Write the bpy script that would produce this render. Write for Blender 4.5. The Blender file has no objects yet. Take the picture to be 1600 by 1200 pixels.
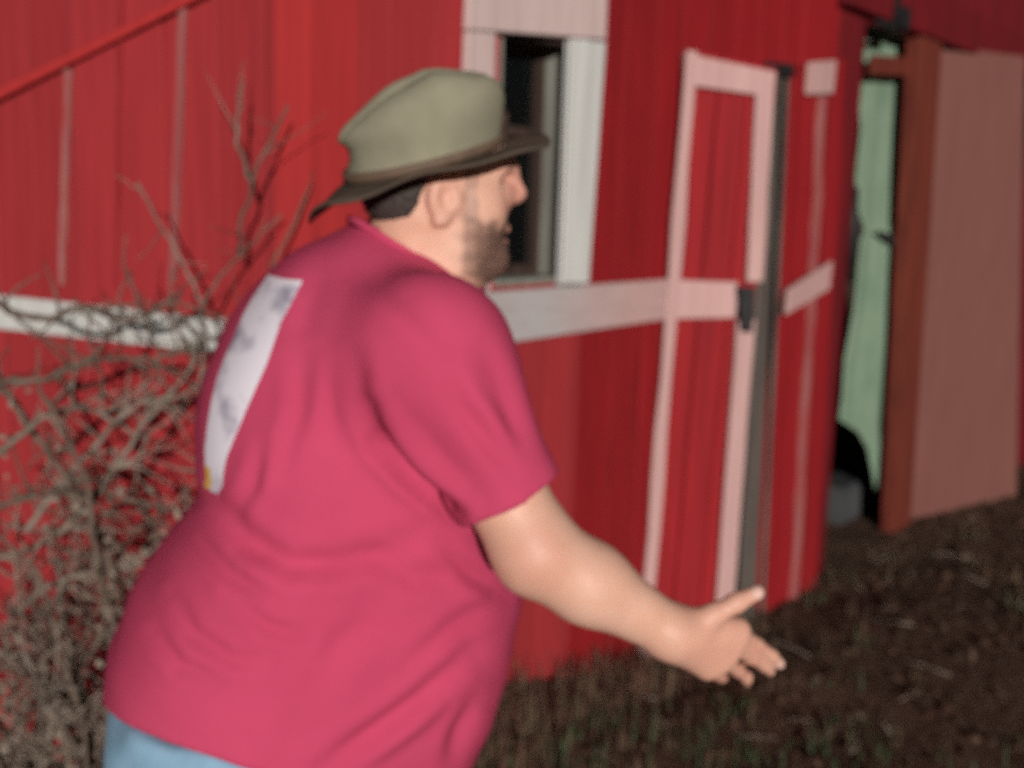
import bpy, bmesh, math, random
import numpy as np
from mathutils import Vector, Matrix
from mathutils.bvhtree import BVHTree
import time
T0 = time.time()
R = math.radians
rng = random.Random(11)
nrng = np.random.default_rng(5)

# ------------------------------------------------------------------ camera, sky, sun, exposure
FPX = 1750.0                                   # focal length in pixels of the 1600 px wide photograph
CAM = Vector((0.0, 0.0, 1.65))
PITCH, ROLL = math.atan(300.0 / FPX), 0.03
FWD = Vector((0, math.cos(PITCH), -math.sin(PITCH)))
_u0 = Vector((0, math.sin(PITCH), math.cos(PITCH)))
_r0 = Vector((1, 0, 0))
CR = _r0 * math.cos(ROLL) + _u0 * math.sin(ROLL)
CU = _u0 * math.cos(ROLL) - _r0 * math.sin(ROLL)

scene = bpy.context.scene
COL = scene.collection
cam_data = bpy.data.cameras.new("camera")
cam = bpy.data.objects.new("camera", cam_data)
COL.objects.link(cam)
m = Matrix((CR, CU, -FWD)).transposed().to_4x4()
m.translation = CAM
cam.matrix_world = m
cam_data.sensor_width = 36.0
cam_data.lens = 36.0 * FPX / 1600.0
cam_data.clip_start = 0.05
cam_data.clip_end = 600.0
cam_data.dof.use_dof = True                    # the photograph is focused too near
cam_data.dof.focus_distance = 0.72
cam_data.dof.aperture_fstop = 4.8
scene.camera = cam

SUN_YAW, SUN_EL, SUN_POWER, SKY_POWER = R(-8), R(11), 4.0, 0.012
world = bpy.data.worlds.new("World")
scene.world = world
world.use_nodes = True
wn = world.node_tree
sky = wn.nodes.new("ShaderNodeTexSky")
sky.sky_type = 'NISHITA'
sky.sun_disc = False
sky.sun_elevation = SUN_EL
sky.sun_rotation = math.pi + SUN_YAW
wn.links.new(sky.outputs[0], wn.nodes["Background"].inputs[0])
wn.nodes["Background"].inputs[1].default_value = SKY_POWER
sun_data = bpy.data.lights.new("sun", 'SUN')
sun_data.energy = SUN_POWER
sun_data.angle = R(0.5)
sun_data.color = (1.0, 0.95, 0.9)
sun = bpy.data.objects.new("sun", sun_data)
COL.objects.link(sun)
sdir = Vector((math.sin(SUN_YAW) * math.cos(SUN_EL), math.cos(SUN_YAW) * math.cos(SUN_EL), -math.sin(SUN_EL)))
sun.rotation_euler = sdir.to_track_quat('-Z', 'Y').to_euler()
sun.location = (1, -4, 6)
vs = scene.view_settings
vs.view_transform = 'Standard'
vs.look = 'None'
vs.exposure = 0.0
vs.gamma = 1.0
vs.use_curve_mapping = False
scene.cycles.use_denoising = False
scene.cycles.use_adaptive_sampling = True
scene.cycles.adaptive_threshold = 0.03
scene.cycles.adaptive_min_samples = 24
scene.cycles.max_bounces = 6

# ------------------------------------------------------------------ helpers: survey of the photograph
def ray(px, py):
    return FWD + CR * ((px - 800) / FPX) + CU * ((600 - py) / FPX)
def at(px, py, Y):
    d = ray(px, py)
    return CAM + d * (Y / d.y)
def proj(P):
    """pixel of (n,3) points"""
    q = np.asarray(P) - np.array(CAM)
    z = q @ np.array(FWD)
    return 800 + FPX * (q @ np.array(CR)) / z, 600 - FPX * (q @ np.array(CU)) / z
class Plane:
    """upright plane: s along the wall, h height, o out of the wall towards the yard"""
    def __init__(self, p0, ang):
        self.p0 = Vector((p0[0], p0[1], 0))
        self.d = Vector((math.cos(ang), math.sin(ang), 0))
        self.n = Vector((math.sin(ang), -math.cos(ang), 0))
    def sh(self, px, py, o=0.0):
        d = ray(px, py)
        t = ((self.p0 + self.n * o - CAM).dot(self.n)) / d.dot(self.n)
        P = CAM + d * t
        return ((P - self.p0).dot(self.d), P.z)
    def w(self, s, h, o=0.0):
        return self.p0 + self.d * s + self.n * o + Vector((0, 0, h))

# ------------------------------------------------------------------ helpers: objects
def thing(name, label, cat, loc=(0, 0, 0), group=None):
    e = bpy.data.objects.new(name, None)
    e.empty_display_size = 0.1
    e.location = loc
    COL.objects.link(e)
    e["label"] = label; e["category"] = cat
    if group: e["group"] = group
    return e
def mesh_obj(name, me, mat, parent=None, smooth=False):
    o = bpy.data.objects.new(name, me)
    if mat is not None and not me.materials: me.materials.append(mat)
    COL.objects.link(o)
    if parent is not None:
        o.parent = parent
        if parent.type == 'EMPTY':
            o.matrix_parent_inverse = Matrix.Translation(-Vector(parent.location))
    if smooth:
        me.polygons.foreach_set("use_smooth", [True] * len(me.polygons))
    return o
def from_bm(name, bm, mat, parent=None, smooth=False):
    bmesh.ops.recalc_face_normals(bm, faces=bm.faces)
    me = bpy.data.meshes.new(name)
    bm.to_mesh(me); bm.free()
    return mesh_obj(name, me, mat, parent, smooth)
def add_prism(bm, lo, hi):
    n = len(lo)
    a = [bm.verts.new(p) for p in lo]; b = [bm.verts.new(p) for p in hi]
    bm.faces.new(a[::-1]); bm.faces.new(b)
    for i in range(n):
        j = (i + 1) % n
        bm.faces.new((a[i], a[j], b[j], b[i]))
def board(name, pl, pts, o0, o1, mat, parent, bev=0.003):
    """polygon of (s,h) on the plane, pulled from o0 to o1"""
    bm = bmesh.new()
    add_prism(bm, [pl.w(s, h, o0) for s, h in pts], [pl.w(s, h, o1) for s, h in pts])
    bmesh.ops.recalc_face_normals(bm, faces=bm.faces)
    if bev: bmesh.ops.bevel(bm, geom=bm.edges[:], offset=bev, segments=1, affect='EDGES')
    return from_bm(name, bm, mat, parent)
def pxboard(name, pl, px, o0, o1, mat, parent, bev=0.003):
    return board(name, pl, [pl.sh(x, y, o1) for x, y in px], o0, o1, mat, parent, bev)
def wavy_strip(name, pl, ends, wid, o0, o1, mat, parent, n=14, amp=0.004, seed=0):
    """a hand-cut batten between two (s,h) ends whose edges wander a little"""
    r = random.Random(seed)
    (s0, h0), (s1, h1) = ends
    dx, dh = s1 - s0, h1 - h0
    L = math.hypot(dx, dh); nx, nh = -dh / L, dx / L
    lo, hi = [], []
    for i in range(n + 1):
        t = i / n
        wl = wid / 2 + r.uniform(-amp, amp); wr = wid / 2 + r.uniform(-amp, amp)
        lo.append((s0 + dx * t + nx * wl, h0 + dh * t + nh * wl))
        hi.append((s0 + dx * t - nx * wr, h0 + dh * t - nh * wr))
    bm = bmesh.new()
    grid = []
    for (a, b) in zip(lo, hi):
        grid.append([bm.verts.new(pl.w(*a, o0)), bm.verts.new(pl.w(*a, o1)), bm.verts.new(pl.w(*b, o1)), bm.verts.new(pl.w(*b, o0))])
    for i in range(n):
        for k in range(4):
            j = (k + 1) % 4
            bm.faces.new((grid[i][k], grid[i][j], grid[i + 1][j], grid[i + 1][k]))
    bm.faces.new(grid[0]); bm.faces.new(grid[-1][::-1])
    return from_bm(name, bm, mat, parent)
def tube(bm, pts, rad, sides=6, cap=True):
    pts = [Vector(p) for p in pts]
    rings = []
    prev = None
    for i, p in enumerate(pts):
        t = (pts[min(i + 1, len(pts) - 1)] - pts[max(i - 1, 0)])
        t = t.normalized() if t.length > 1e-9 else Vector((0, 0, 1))
        if prev is None:
            a = t.orthogonal().normalized()
        else:
            a = (prev - t * prev.dot(t))
            a = a.normalized() if a.length > 1e-6 else t.orthogonal().normalized()
        prev = a
        b = t.cross(a)
        r = rad[i] if hasattr(rad, '__len__') else rad
        rings.append([bm.verts.new(p + (a * math.cos(2 * math.pi * k / sides) + b * math.sin(2 * math.pi * k / sides)) * r) for k in range(sides)])
    for i in range(len(rings) - 1):
        for k in range(sides):
            j = (k + 1) % sides
            bm.faces.new((rings[i][k], rings[i][j], rings[i + 1][j], rings[i + 1][k]))
    if cap:
        bm.faces.new(rings[0][::-1]); bm.faces.new(rings[-1])

# ------------------------------------------------------------------ helpers: materials
def mat_base(name, rough=0.7, spec=0.3):
    m = bpy.data.materials.new(name); m.use_nodes = True
    nt = m.node_tree
    b = nt.nodes["Principled BSDF"]
    b.inputs["Roughness"].default_value = rough
    b.inputs["Specular IOR Level"].default_value = spec
    return m, nt, b
def rgb(c): return (c[0], c[1], c[2], 1.0)
def noise(nt, scale, detail=4, vec=None, rough=0.55):
    n = nt.nodes.new("ShaderNodeTexNoise")
    n.inputs["Scale"].default_value = scale; n.inputs["Detail"].default_value = detail
    n.inputs["Roughness"].default_value = rough
    if vec is not None: nt.links.new(vec, n.inputs["Vector"])
    return n.outputs["Fac"]
def coords(nt, scale=(1, 1, 1)):
    tc = nt.nodes.new("ShaderNodeTexCoord")
    mp = nt.nodes.new("ShaderNodeMapping"); mp.inputs["Scale"].default_value = scale
    nt.links.new(tc.outputs["Object"], mp.inputs["Vector"])
    return mp.outputs["Vector"]
def ramp(nt, fac, stops):
    r = nt.nodes.new("ShaderNodeValToRGB")
    el = r.color_ramp.elements
    while len(el) < len(stops): el.new(0.5)
    for e, (p, c) in zip(el, stops):
        e.position = p; e.color = rgb(c)
    nt.links.new(fac, r.inputs["Fac"])
    return r.outputs["Color"]
def mixc(nt, fac, a, b, mode='MIX'):
    x = nt.nodes.new("ShaderNodeMix"); x.data_type = 'RGBA'; x.blend_type = mode
    for inp, v in ((0, fac), (6, a), (7, b)):
        if hasattr(v, 'is_linked'): nt.links.new(v, x.inputs[inp])
        elif inp == 0: x.inputs[0].default_value = v
        else: x.inputs[inp].default_value = rgb(v)
    return x.outputs[2]
def bump(nt, b, h, strength=0.3, dist=0.01):
    n = nt.nodes.new("ShaderNodeBump")
    n.inputs["Strength"].default_value = strength; n.inputs["Distance"].default_value = dist
    nt.links.new(h, n.inputs["Height"]); nt.links.new(n.outputs[0], b.inputs["Normal"])
def mathn(nt, op, a, b=0.5):
    x = nt.nodes.new("ShaderNodeMath"); x.operation = op
    for i, v in ((0, a), (1, b)):
        if hasattr(v, 'is_linked'): nt.links.new(v, x.inputs[i])
        else: x.inputs[i].default_value = v
    return x.outputs[0]
def wood(name, base, dark, worn=None, worn_amt=0.62, rough=0.75, vary=0.25, grain=(38, 38, 2.2), spec=0.25):
    m, nt, b = mat_base(name, rough, spec)
    v = coords(nt, grain)
    g = noise(nt, 1.0, 6, v)
    c = mixc(nt, ramp(nt, g, [(0.35, (0, 0, 0)), (0.65, (1, 1, 1))]), dark, base)
    big = noise(nt, 2.3, 5, coords(nt, (1, 1, 0.6)))
    c = mixc(nt, ramp(nt, big, [(0.35, (0.25,) * 3), (0.7, (0, 0, 0))]), c, dark)
    if worn is not None:
        w = noise(nt, 1.0, 7, coords(nt, (22, 22, 3.5)), 0.7)
        c = mixc(nt, ramp(nt, w, [(worn_amt, (0, 0, 0)), (worn_amt + 0.12, (0.8,) * 3)]), c, worn)
    oi = nt.nodes.new("ShaderNodeObjectInfo")
    hsv = nt.nodes.new("ShaderNodeHueSaturation")
    val = mathn(nt, 'MULTIPLY_ADD', oi.outputs["Random"], vary)
    val.node.inputs[2].default_value = 1.0 - vary / 2
    nt.links.new(val, hsv.inputs["Value"]); nt.links.new(c, hsv.inputs["Color"])
    nt.links.new(hsv.outputs[0], b.inputs["Base Color"])
    bump(nt, b, g, 0.5, 0.004)
    return m
def cloth(name, base, dark, rough=0.9, weave=900, patch=6.0, spec=0.1):
    m, nt, b = mat_base(name, rough, spec)
    p = noise(nt, patch, 5, coords(nt))
    c = mixc(nt, ramp(nt, p, [(0.3, (0, 0, 0)), (0.72, (1, 1, 1))]), dark, base)
    f = noise(nt, weave, 2, coords(nt))
    c = mixc(nt, ramp(nt, f, [(0.3, (0.25,) * 3), (0.6, (0, 0, 0))]), c, dark)
    nt.links.new(c, b.inputs["Base Color"])
    bump(nt, b, f, 0.25, 0.002)
    return m
def plain(name, a, bcol, scale=8.0, rough=0.7, spec=0.3, metal=0.0, bmp=0.2):
    m, nt, b = mat_base(name, rough, spec)
    n = noise(nt, scale, 6, coords(nt))
    nt.links.new(mixc(nt, ramp(nt, n, [(0.3, (0, 0, 0)), (0.7, (1, 1, 1))]), a, bcol), b.inputs["Base Color"])
    b.inputs["Metallic"].default_value = metal
    if bmp: bump(nt, b, n, bmp, 0.006)
    return m
M = {}
M['red'] = wood("barn_red_paint", (0.335, 0.027, 0.031), (0.275, 0.021, 0.025), (0.30, 0.08, 0.075), 0.70)
M['red_bright'] = wood("fresh_red_paint", (0.42, 0.030, 0.030), (0.35, 0.024, 0.025), vary=0.1)
M['red_door_dim'] = wood("door_red_paint_dimmed", (0.29, 0.009, 0.013), (0.20, 0.006, 0.009), (0.22, 0.04, 0.04), 0.72)  # deeper door red, darkened further to paint in the light fading with distance
M['red_far_dim'] = wood("far_red_paint_dimmed", (0.17, 0.006, 0.010), (0.09, 0.004, 0.007), (0.10, 0.02, 0.02), 0.7)  # barn red with the flash falloff at the far end painted into the colour
M['white'] = wood("white_trim_paint", (0.58, 0.58, 0.55), (0.46, 0.46, 0.44), (0.36, 0.30, 0.28), 0.68, vary=0.08)
M['grey_white'] = wood("greyed_white_paint", (0.40, 0.385, 0.38), (0.31, 0.29, 0.29), (0.34, 0.20, 0.19), 0.66, vary=0.08)
M['rose_white'] = wood("off_white_trim_paint", (0.56, 0.43, 0.41), (0.47, 0.35, 0.335), (0.42, 0.24, 0.23), 0.68, vary=0.06)
M['pink'] = wood("pinkish_worn_white_paint", (0.49, 0.305, 0.285), (0.41, 0.245, 0.23), (0.38, 0.16, 0.15), 0.68, vary=0.1)
M['pale'] = wood("bare_worn_batten", (0.36, 0.15, 0.14), (0.26, 0.06, 0.06), (0.33, 0.035, 0.04), 0.52, vary=0.1)
M['grey_wood'] = wood("grey_weathered_wood", (0.15, 0.125, 0.105), (0.07, 0.055, 0.05), (0.20, 0.04, 0.04), 0.66)
M['jamb'] = wood("grey_green_jamb_paint", (0.24, 0.25, 0.21), (0.16, 0.15, 0.13))
M['brown'] = wood("reddish_brown_post", (0.165, 0.032, 0.018), (0.095, 0.016, 0.010), vary=0.1)
M['ply'] = wood("bare_plywood", (0.185, 0.074, 0.060), (0.165, 0.064, 0.052), vary=0.05, grain=(9, 9, 2.5))
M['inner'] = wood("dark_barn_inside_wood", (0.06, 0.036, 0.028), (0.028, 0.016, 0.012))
M['iron'] = plain("black_iron", (0.012, 0.012, 0.014), (0.03, 0.028, 0.028), 30, 0.6, 0.4, 0.4)
M['tarp'] = plain("mint_green_sheet", (0.15, 0.225, 0.155), (0.205, 0.28, 0.20), 5, 0.75, 0.2, bmp=0.1)
M['concrete'] = plain("dark_concrete", (0.035, 0.038, 0.042), (0.06, 0.06, 0.062), 14, 0.9)
M['twig'] = plain("grey_brown_bark", (0.115, 0.085, 0.065), (0.27, 0.22, 0.18), 26, 0.85, 0.2)
M['twig_dark'] = plain("dark_bark", (0.08, 0.055, 0.042), (0.18, 0.135, 0.105), 20, 0.85, 0.2)

# ================================================================== the ground
WALL = Plane((-0.485, 2.65), R(50.0))          # long side of the barn: window, doors, doorway
GABLE_ANG = R(-27.0)
GABLE = Plane((-0.485, 2.65), GABLE_ANG)       # end wall: s runs negative to the left

def drift(x, y):
    """leaves and soil banked up along the foot of the wall, dying out at the doors"""
    q = Vector((x, y, 0)) - WALL.p0
    s_, o_ = q.dot(WALL.d), q.dot(WALL.n)
    along = max(0.0, min(1.0, (1.50 - s_) / 0.75))
    along = along * along * (3 - 2 * along)
    return along * (0.17 + 0.02 * math.sin(11 * s_) + 0.012 * math.sin(29 * s_)) * math.exp(-max(0.0, o_) / 0.33) if -0.3 < s_ and o_ > -0.15 else 0.0
def ground_h(x, y):
    return (0.018 * math.sin(2.1 * x + 0.7 * y) + 0.014 * math.sin(3.7 * y - 1.3 * x + 1.0)
            + 0.008 * math.sin(9.1 * x + 4.3) * math.sin(8.3 * y + 1.1)) - 0.02 + drift(x, y)
def outside(x, y, m=0.0):
    """True for a point of the yard, outside the barn's two walls"""
    q = Vector((x, y, 0)) - WALL.p0
    return q.dot(WALL.n) > m or q.dot(GABLE.n) > m
def build_ground():
    near = np.concatenate([np.arange(-3, 6.01, 0.07)])
    far = np.array([4, 7, 12, 20, 40, 80, 160.0])
    xs = np.concatenate([-3 - far[::-1], near, 6 + far])
    ys = np.concatenate([-2 - far[::-1], np.arange(-2, 9.01, 0.07), 9 + far])
    X, Y = np.meshgrid(xs, ys)
    Z = np.vectorize(ground_h)(X, Y)
    nz = nrng.normal(0, 0.004, Z.shape); Z = Z + nz
    v = np.stack([X, Y, Z], -1).reshape(-1, 3)
    nx = len(xs)
    idx = np.arange(len(v)).reshape(len(ys), nx)
    f = np.stack([idx[:-1, :-1], idx[:-1, 1:], idx[1:, 1:], idx[1:, :-1]], -1).reshape(-1, 4)
    me = bpy.data.meshes.new("ground"); me.from_pydata(v.tolist(), [], f.tolist())
    m, nt, b = mat_base("dark_soil", 0.95, 0.1)
    n1 = noise(nt, 3.0, 8, coords(nt)); n2 = noise(nt, 28, 6, coords(nt), 0.7)
    c = mixc(nt, ramp(nt, n1, [(0.38, (0, 0, 0)), (0.62, (1, 1, 1))]), (0.055, 0.028, 0.019), (0.10, 0.056, 0.038))
    c = mixc(nt, ramp(nt, n2, [(0.42, (0, 0, 0)), (0.62, (0.8,) * 3)]), c, (0.12, 0.078, 0.055))
    nt.links.new(c, b.inputs["Base Color"]); bump(nt, b, n2, 0.8, 0.02)
    o = mesh_obj("ground", me, m, None, True); o["kind"] = "structure"
build_ground()

# ================================================================== the barn
barn = thing("barn", "old red barn with pinkish white trim, a small window and open doors", "barn", (-0.485, 2.65, 0))
TOP = 3.35
def slab(name, pl, rects, o0, o1, mat, parent):
    bm = bmesh.new()
    for (s0, h0, s1, h1) in rects:
        p = [(s0, h0), (s1, h0), (s1, h1), (s0, h1)]
        add_prism(bm, [pl.w(s, h, o0) for s, h in p], [pl.w(s, h, o1) for s, h in p])
    return from_bm(name, bm, mat, parent)
def rect_minus(s0, s1, h0, h1, holes):
    """split a wall rectangle around holes (s0,h0,s1,h1)"""
    cuts = sorted({s0, s1, *[min(max(x, s0), s1) for q in holes for x in (q[0], q[2])]})
    out = []
    for a, b in zip(cuts[:-1], cuts[1:]):
        if b - a < 1e-4: continue
        mid = (a + b) / 2
        hs = sorted([(q[1], q[3]) for q in holes if q[0] < mid < q[2]])
        z = h0
        for (p, q) in hs:
            if p - z > 0.01: out.append((a, z, b, p))
            z = max(z, q)
        if h1 - z > 0.01: out.append((a, z, b, h1))
    return out
def planks(pl, s_from, s_to, width, holes, mats, parent, seed, gap=0.005):
    r = random.Random(seed)
    s = s_from
    while s < s_to - 0.02:
        w = min(width * r.uniform(0.9, 1.1), s_to - s)
        mat = mats(s + w / 2) if callable(mats) else mats
        for (a, h0, b, h1) in rect_minus(s, s + w - gap, -0.05, TOP, holes):
            if b - a < 0.012: continue
            o1 = 0.02 + r.uniform(-0.003, 0.003)
            board("plank", pl, [(a, h0), (b, h0), (b, h1), (a, h1)], 0.0, o1, mat, parent, 0.002)
        s += w
sh = WALL.sh
# --- key places on the long wall, from the photograph
win_s0, win_s1 = sh(768, 240)[0], sh(893, 240)[0]
win_h1, win_h0 = sh(830, 52)[1], sh(830, 443)[1]
win_hole = (win_s0, win_h0, win_s1, win_h1)
hinge_s = sh(1035, 560)[0]
door_s1 = sh(1200, 560)[0]
door_top = sh(1150, 108)[1]
door_hole = (hinge_s + 0.02, -0.05, door_s1, door_top)
open_s0 = sh(1318, 400)[0]
post_s = sh(1412, 500)[0]
open_top = sh(1440, 66)[1]
WEND = post_s + 2.6
open_hole = (open_s0, -0.05, WEND - 0.9, open_top)
HOLES = [win_hole, door_hole, open_hole]

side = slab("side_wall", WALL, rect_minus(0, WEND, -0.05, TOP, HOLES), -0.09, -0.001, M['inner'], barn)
lint_s = open_s0 - 0.25
planks(WALL, 0.075, WEND, 0.165, HOLES, lambda s: M['red_far_dim'] if s > lint_s else (M['red'] if s < win_s1 + 0.08 else M['red_door_dim']), side, 3)  # reds step darker along the wall, falloff of light put into the colour
GLEN = 3.6
gable = slab("gable_wall", GABLE, [(-GLEN, -0.05, 0, TOP)], -0.09, -0.001, M['inner'], barn)
planks(GABLE, -GLEN, -0.06, 0.155, [], M['red'], gable, 8)
# corner boards
n1, n2 = GABLE.n, WALL.n
tip = WALL.p0 + (n1 + n2) * (0.046 / (1 + n1.dot(n2)))
bm = bmesh.new()
foot = [GABLE.w(-0.062, 0, 0.002), GABLE.w(-0.062, 0, 0.046), tip, WALL.w(0.105, 0, 0.046), WALL.w(0.105, 0, 0.024), WALL.w(0.076, 0, 0.022), WALL.w(0.076, 0, 0.001), WALL.p0 + (n1 + n2) * 0.001]
add_prism(bm, [v + Vector((0, 0, -0.05)) for v in foot], [v + Vector((0, 0, TOP)) for v in foot])
from_bm("corner_board", bm, M['red_bright'], side)
# gable wall: white trim board, pale battens, diagonal brace
pxboard("trim_board", GABLE, [(-60, 455), (345, 499), (345, 553), (-60, 508)], 0.024, 0.044, M['white'], gable)
for k, (x0, y0, x1, y1, wd) in enumerate([(106, 108, 96, 445, 0.017), (285, 0, 270, 440, 0.019)]):
    a, b = GABLE.sh(x0, y0, 0.03), GABLE.sh(x1, y1, 0.03)
    if k == 1: a = GABLE.sh(288, -60, 0.03)
    wavy_strip("batten", GABLE, [a, b], wd, 0.023, 0.034, M['pale'], gable, 12, 0.0025, k)
for k, (x0, y0, x1, y1) in enumerate([(188, -40, 178, 450), (376, -40, 362, 440)]):
    wavy_strip("batten", GABLE, [GABLE.sh(x0, y0, 0.03), GABLE.sh(x1, y1, 0.03)], 0.012, 0.023, 0.03, M['red'], gable, 10, 0.002, 7 + k)
pxboard("diagonal_brace", GABLE, [(-60, 166), (330, -30), (330, -12), (-60, 184)], 0.034, 0.044, M['red_bright'], gable)
# --- board running under the window to the first door
m_rail, nt, b = mat_base("rail_paint_worn_to_pink", .75, .25)
sx = nt.nodes.new("ShaderNodeSeparateXYZ"); nt.links.new(coords(nt), sx.inputs[0])
f_ = mathn(nt, 'ADD', sx.outputs[0], mathn(nt, 'MULTIPLY', noise(nt, 6, 5, coords(nt)), .25))
c = mixc(nt, ramp(nt, f_, [(.20, (0, 0, 0)), (.52, (1, 1, 1))]), (.40, .37, .365), (.47, .30, .28))
g_ = noise(nt, 1.0, 6, coords(nt, (6, 6, 60)))
c = mixc(nt, ramp(nt, g_, [(.45, (0, 0, 0)), (.75, (.5,) * 3)]), c, (.30, .20, .19))
nt.links.new(c, b.inputs["Base Color"]); bump(nt, b, g_, .4, .003)
pxboard("trim_board", WALL, [(690, 462), (1050, 436), (1050, 498), (690, 552)], 0.024, 0.046, m_rail, side)
# --- window
window = board("window", WALL, [(win_s0, win_h0), (win_s1, win_h0), (win_s1, win_h0 + 0.018), (win_s0, win_h0 + 0.018)], -0.13, 0.02, M['jamb'], barn)
pxboard("casing", WALL, [(737, -40), (952, -40), (948, 62), (733, 46)], 0.026, 0.052, M['rose_white'], window)      # head
pxboard("casing", WALL, [(733, 48), (776, 51), (767, 455), (716, 459)], 0.026, 0.05, M['rose_white'], window)       # near side
pxboard("casing", WALL, [(892, 62), (948, 65), (921, 443), (877, 446)], 0.026, 0.05, M['white'], window)      # far side
pxboard("casing", WALL, [(893, 60), (925, 62), (905, 442), (879, 443)], 0.052, 0.062, M['white'], window)     # stop on the far side
board("jamb", WALL, [(win_s1 - 0.02, win_h0), (win_s1, win_h0), (win_s1, win_h1), (win_s1 - 0.02, win_h1)], -0.13, 0.018, M['jamb'], window)
board("jamb", WALL, [(win_s0, win_h0), (win_s0 + 0.02, win_h0), (win_s0 + 0.02, win_h1), (win_s0, win_h1)], -0.13, 0.018, M['jamb'], window)
board("jamb", WALL, [(win_s0, win_h1 - 0.02), (win_s1, win_h1 - 0.02), (win_s1, win_h1), (win_s0, win_h1)], -0.13, 0.016, M['inner'], window)
gm, gnt, gb = mat_base("window_glass", 0.06, 0.5)
gb.inputs["Base Color"].default_value = (0.02, 0.025, 0.025, 1); gb.inputs["Alpha"].default_value = 0.12
mh = (win_h0 + win_h1) / 2 + 0.06
for (a, b) in ((win_h0 + 0.018, mh - 0.012), (mh + 0.012, win_h1 - 0.02)):
    board("pane", WALL, [(win_s0 + 0.045, a + 0.03), (win_s1 - 0.045, a + 0.03), (win_s1 - 0.045, b - 0.02), (win_s0 + 0.045, b - 0.02)], -0.112, -0.108, gm, window, 0)
    bm = bmesh.new()
    for q in ((win_s0 + 0.02, a, win_s0 + 0.045, b), (win_s1 - 0.045, a, win_s1 - 0.02, b), (win_s0 + 0.045, a, win_s1 - 0.045, a + 0.03), (win_s0 + 0.045, b - 0.02, win_s1 - 0.045, b)):
        p = [(q[0], q[1]), (q[2], q[1]), (q[2], q[3]), (q[0], q[3])]
        add_prism(bm, [WALL.w(s, h, -0.125) for s, h in p], [WALL.w(s, h, -0.095) for s, h in p])
    from_bm("sash", bm, M['inner'], window)
# --- first door: ajar, hinged at the left strip
hp = WALL.w(hinge_s, 0, 0.03)
D1 = Plane((hp.x, hp.y), R(15))
def dsh(x, y, o=0.0): return D1.sh(x, y, o)
d1 = [dsh(1078, 78), dsh(1212, 108), dsh(1124, 1046), dsh(998, 1056)]
d1 = [(d1[0][0], d1[0][1]), (d1[1][0], d1[1][1]), (d1[2][0], max(0.04, d1[2][1])), (d1[3][0], max(0.04, d1[3][1]))]
door = board("door", D1, d1, -0.02, -0.001, M['grey_wood'], barn)
door["label"] = "narrow red plank door with pinkish frame, standing ajar"
def lerp(a, b, t): return (a[0] + (b[0] - a[0]) * t, a[1] + (b[1] - a[1]) * t)
for k in range(3):
    t0, t1 = k / 3 + 0.006, (k + 1) / 3 - 0.006
    board("plank", D1, [lerp(d1[3], d1[2], t0), lerp(d1[3], d1[2], t1), lerp(d1[0], d1[1], t1), lerp(d1[0], d1[1], t0)], 0.0, 0.016 + 0.002 * (k % 2), M['red_door_dim'], door, 0.002)
pxboard("trim", D1, [(1069, 82), (1213, 112), (1209, 152), (1067, 132)], 0.022, 0.04, M['pink'], door)                 # top rail
wavy_strip("trim", D1, [dsh(1079, 80, 0.045), dsh(1001, 1062, 0.045)], 0.044, 0.042, 0.058, M['pink'], door, 12, 0.004, 4)   # hinge stile
wavy_strip("trim", D1, [dsh(1195, 146, 0.04), dsh(1179, 440, 0.04)], 0.062, 0.022, 0.042, M['pink'], door, 6, 0.002, 5)    # free stile, upper
wavy_strip("trim", D1, [dsh(1166, 500, 0.04), dsh(1128, 1000, 0.04)], 0.068, 0.022, 0.042, M['pink'], door, 8, 0.002, 6)   # free stile, lower
pxboard("trim", D1, [(1048, 437), (1154, 441), (1150, 497), (1040, 499)], 0.022, 0.039, M['pink'], door)                # middle rail
pxboard("latch", D1, [(1153, 448), (1181, 450), (1176, 520), (1160, 518)], 0.04, 0.062, M['iron'], door)
# --- grey jamb boards beside the ajar door
pxboard("jamb_board", WALL, [(1200, 112), (1221, 116), (1178, 1010), (1158, 1020)], 0.024, 0.05, M['grey_wood'], side)
pxboard("jamb_board", WALL, [(1205, 96), (1262, 104), (1258, 124), (1204, 116)], 0.026, 0.06, M['iron'], side)
# --- second door, closed, seen at a slant
d2px = [(1228, 100), (1312, 92), (1262, 975), (1186, 1000)]
d2 = [WALL.sh(x, y, 0.03) for x, y in d2px]
door2 = board("door", WALL, d2, 0.026, 0.044, M['grey_wood'], barn)
door2["label"] = "second red door, closed, seen at a slant beside the doorway"
for k in range(4):
    t0, t1 = k / 4 + 0.006, (k + 1) / 4 - 0.006
    board("plank", WALL, [lerp(d2[3], d2[2], t0), lerp(d2[3], d2[2], t1), lerp(d2[0], d2[1], t1), lerp(d2[0], d2[1], t0)], 0.0445, 0.06 + 0.002 * (k % 2), M['red_door_dim'], door2, 0.002)
pxboard("trim", WALL, [(1268, 97), (1308, 94), (1303, 146), (1264, 148)], 0.064, 0.086, M['pink'], door2)
wavy_strip("trim", WALL, [WALL.sh(1286, 150, 0.075), WALL.sh(1238, 1000, 0.075)], 0.05, 0.064, 0.082, M['pale'], door2, 18, 0.012, 9)
pxboard("trim", WALL, [(1234, 452), (1302, 408), (1297, 452), (1230, 492)], 0.084, 0.102, M['pink'], door2)
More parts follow.
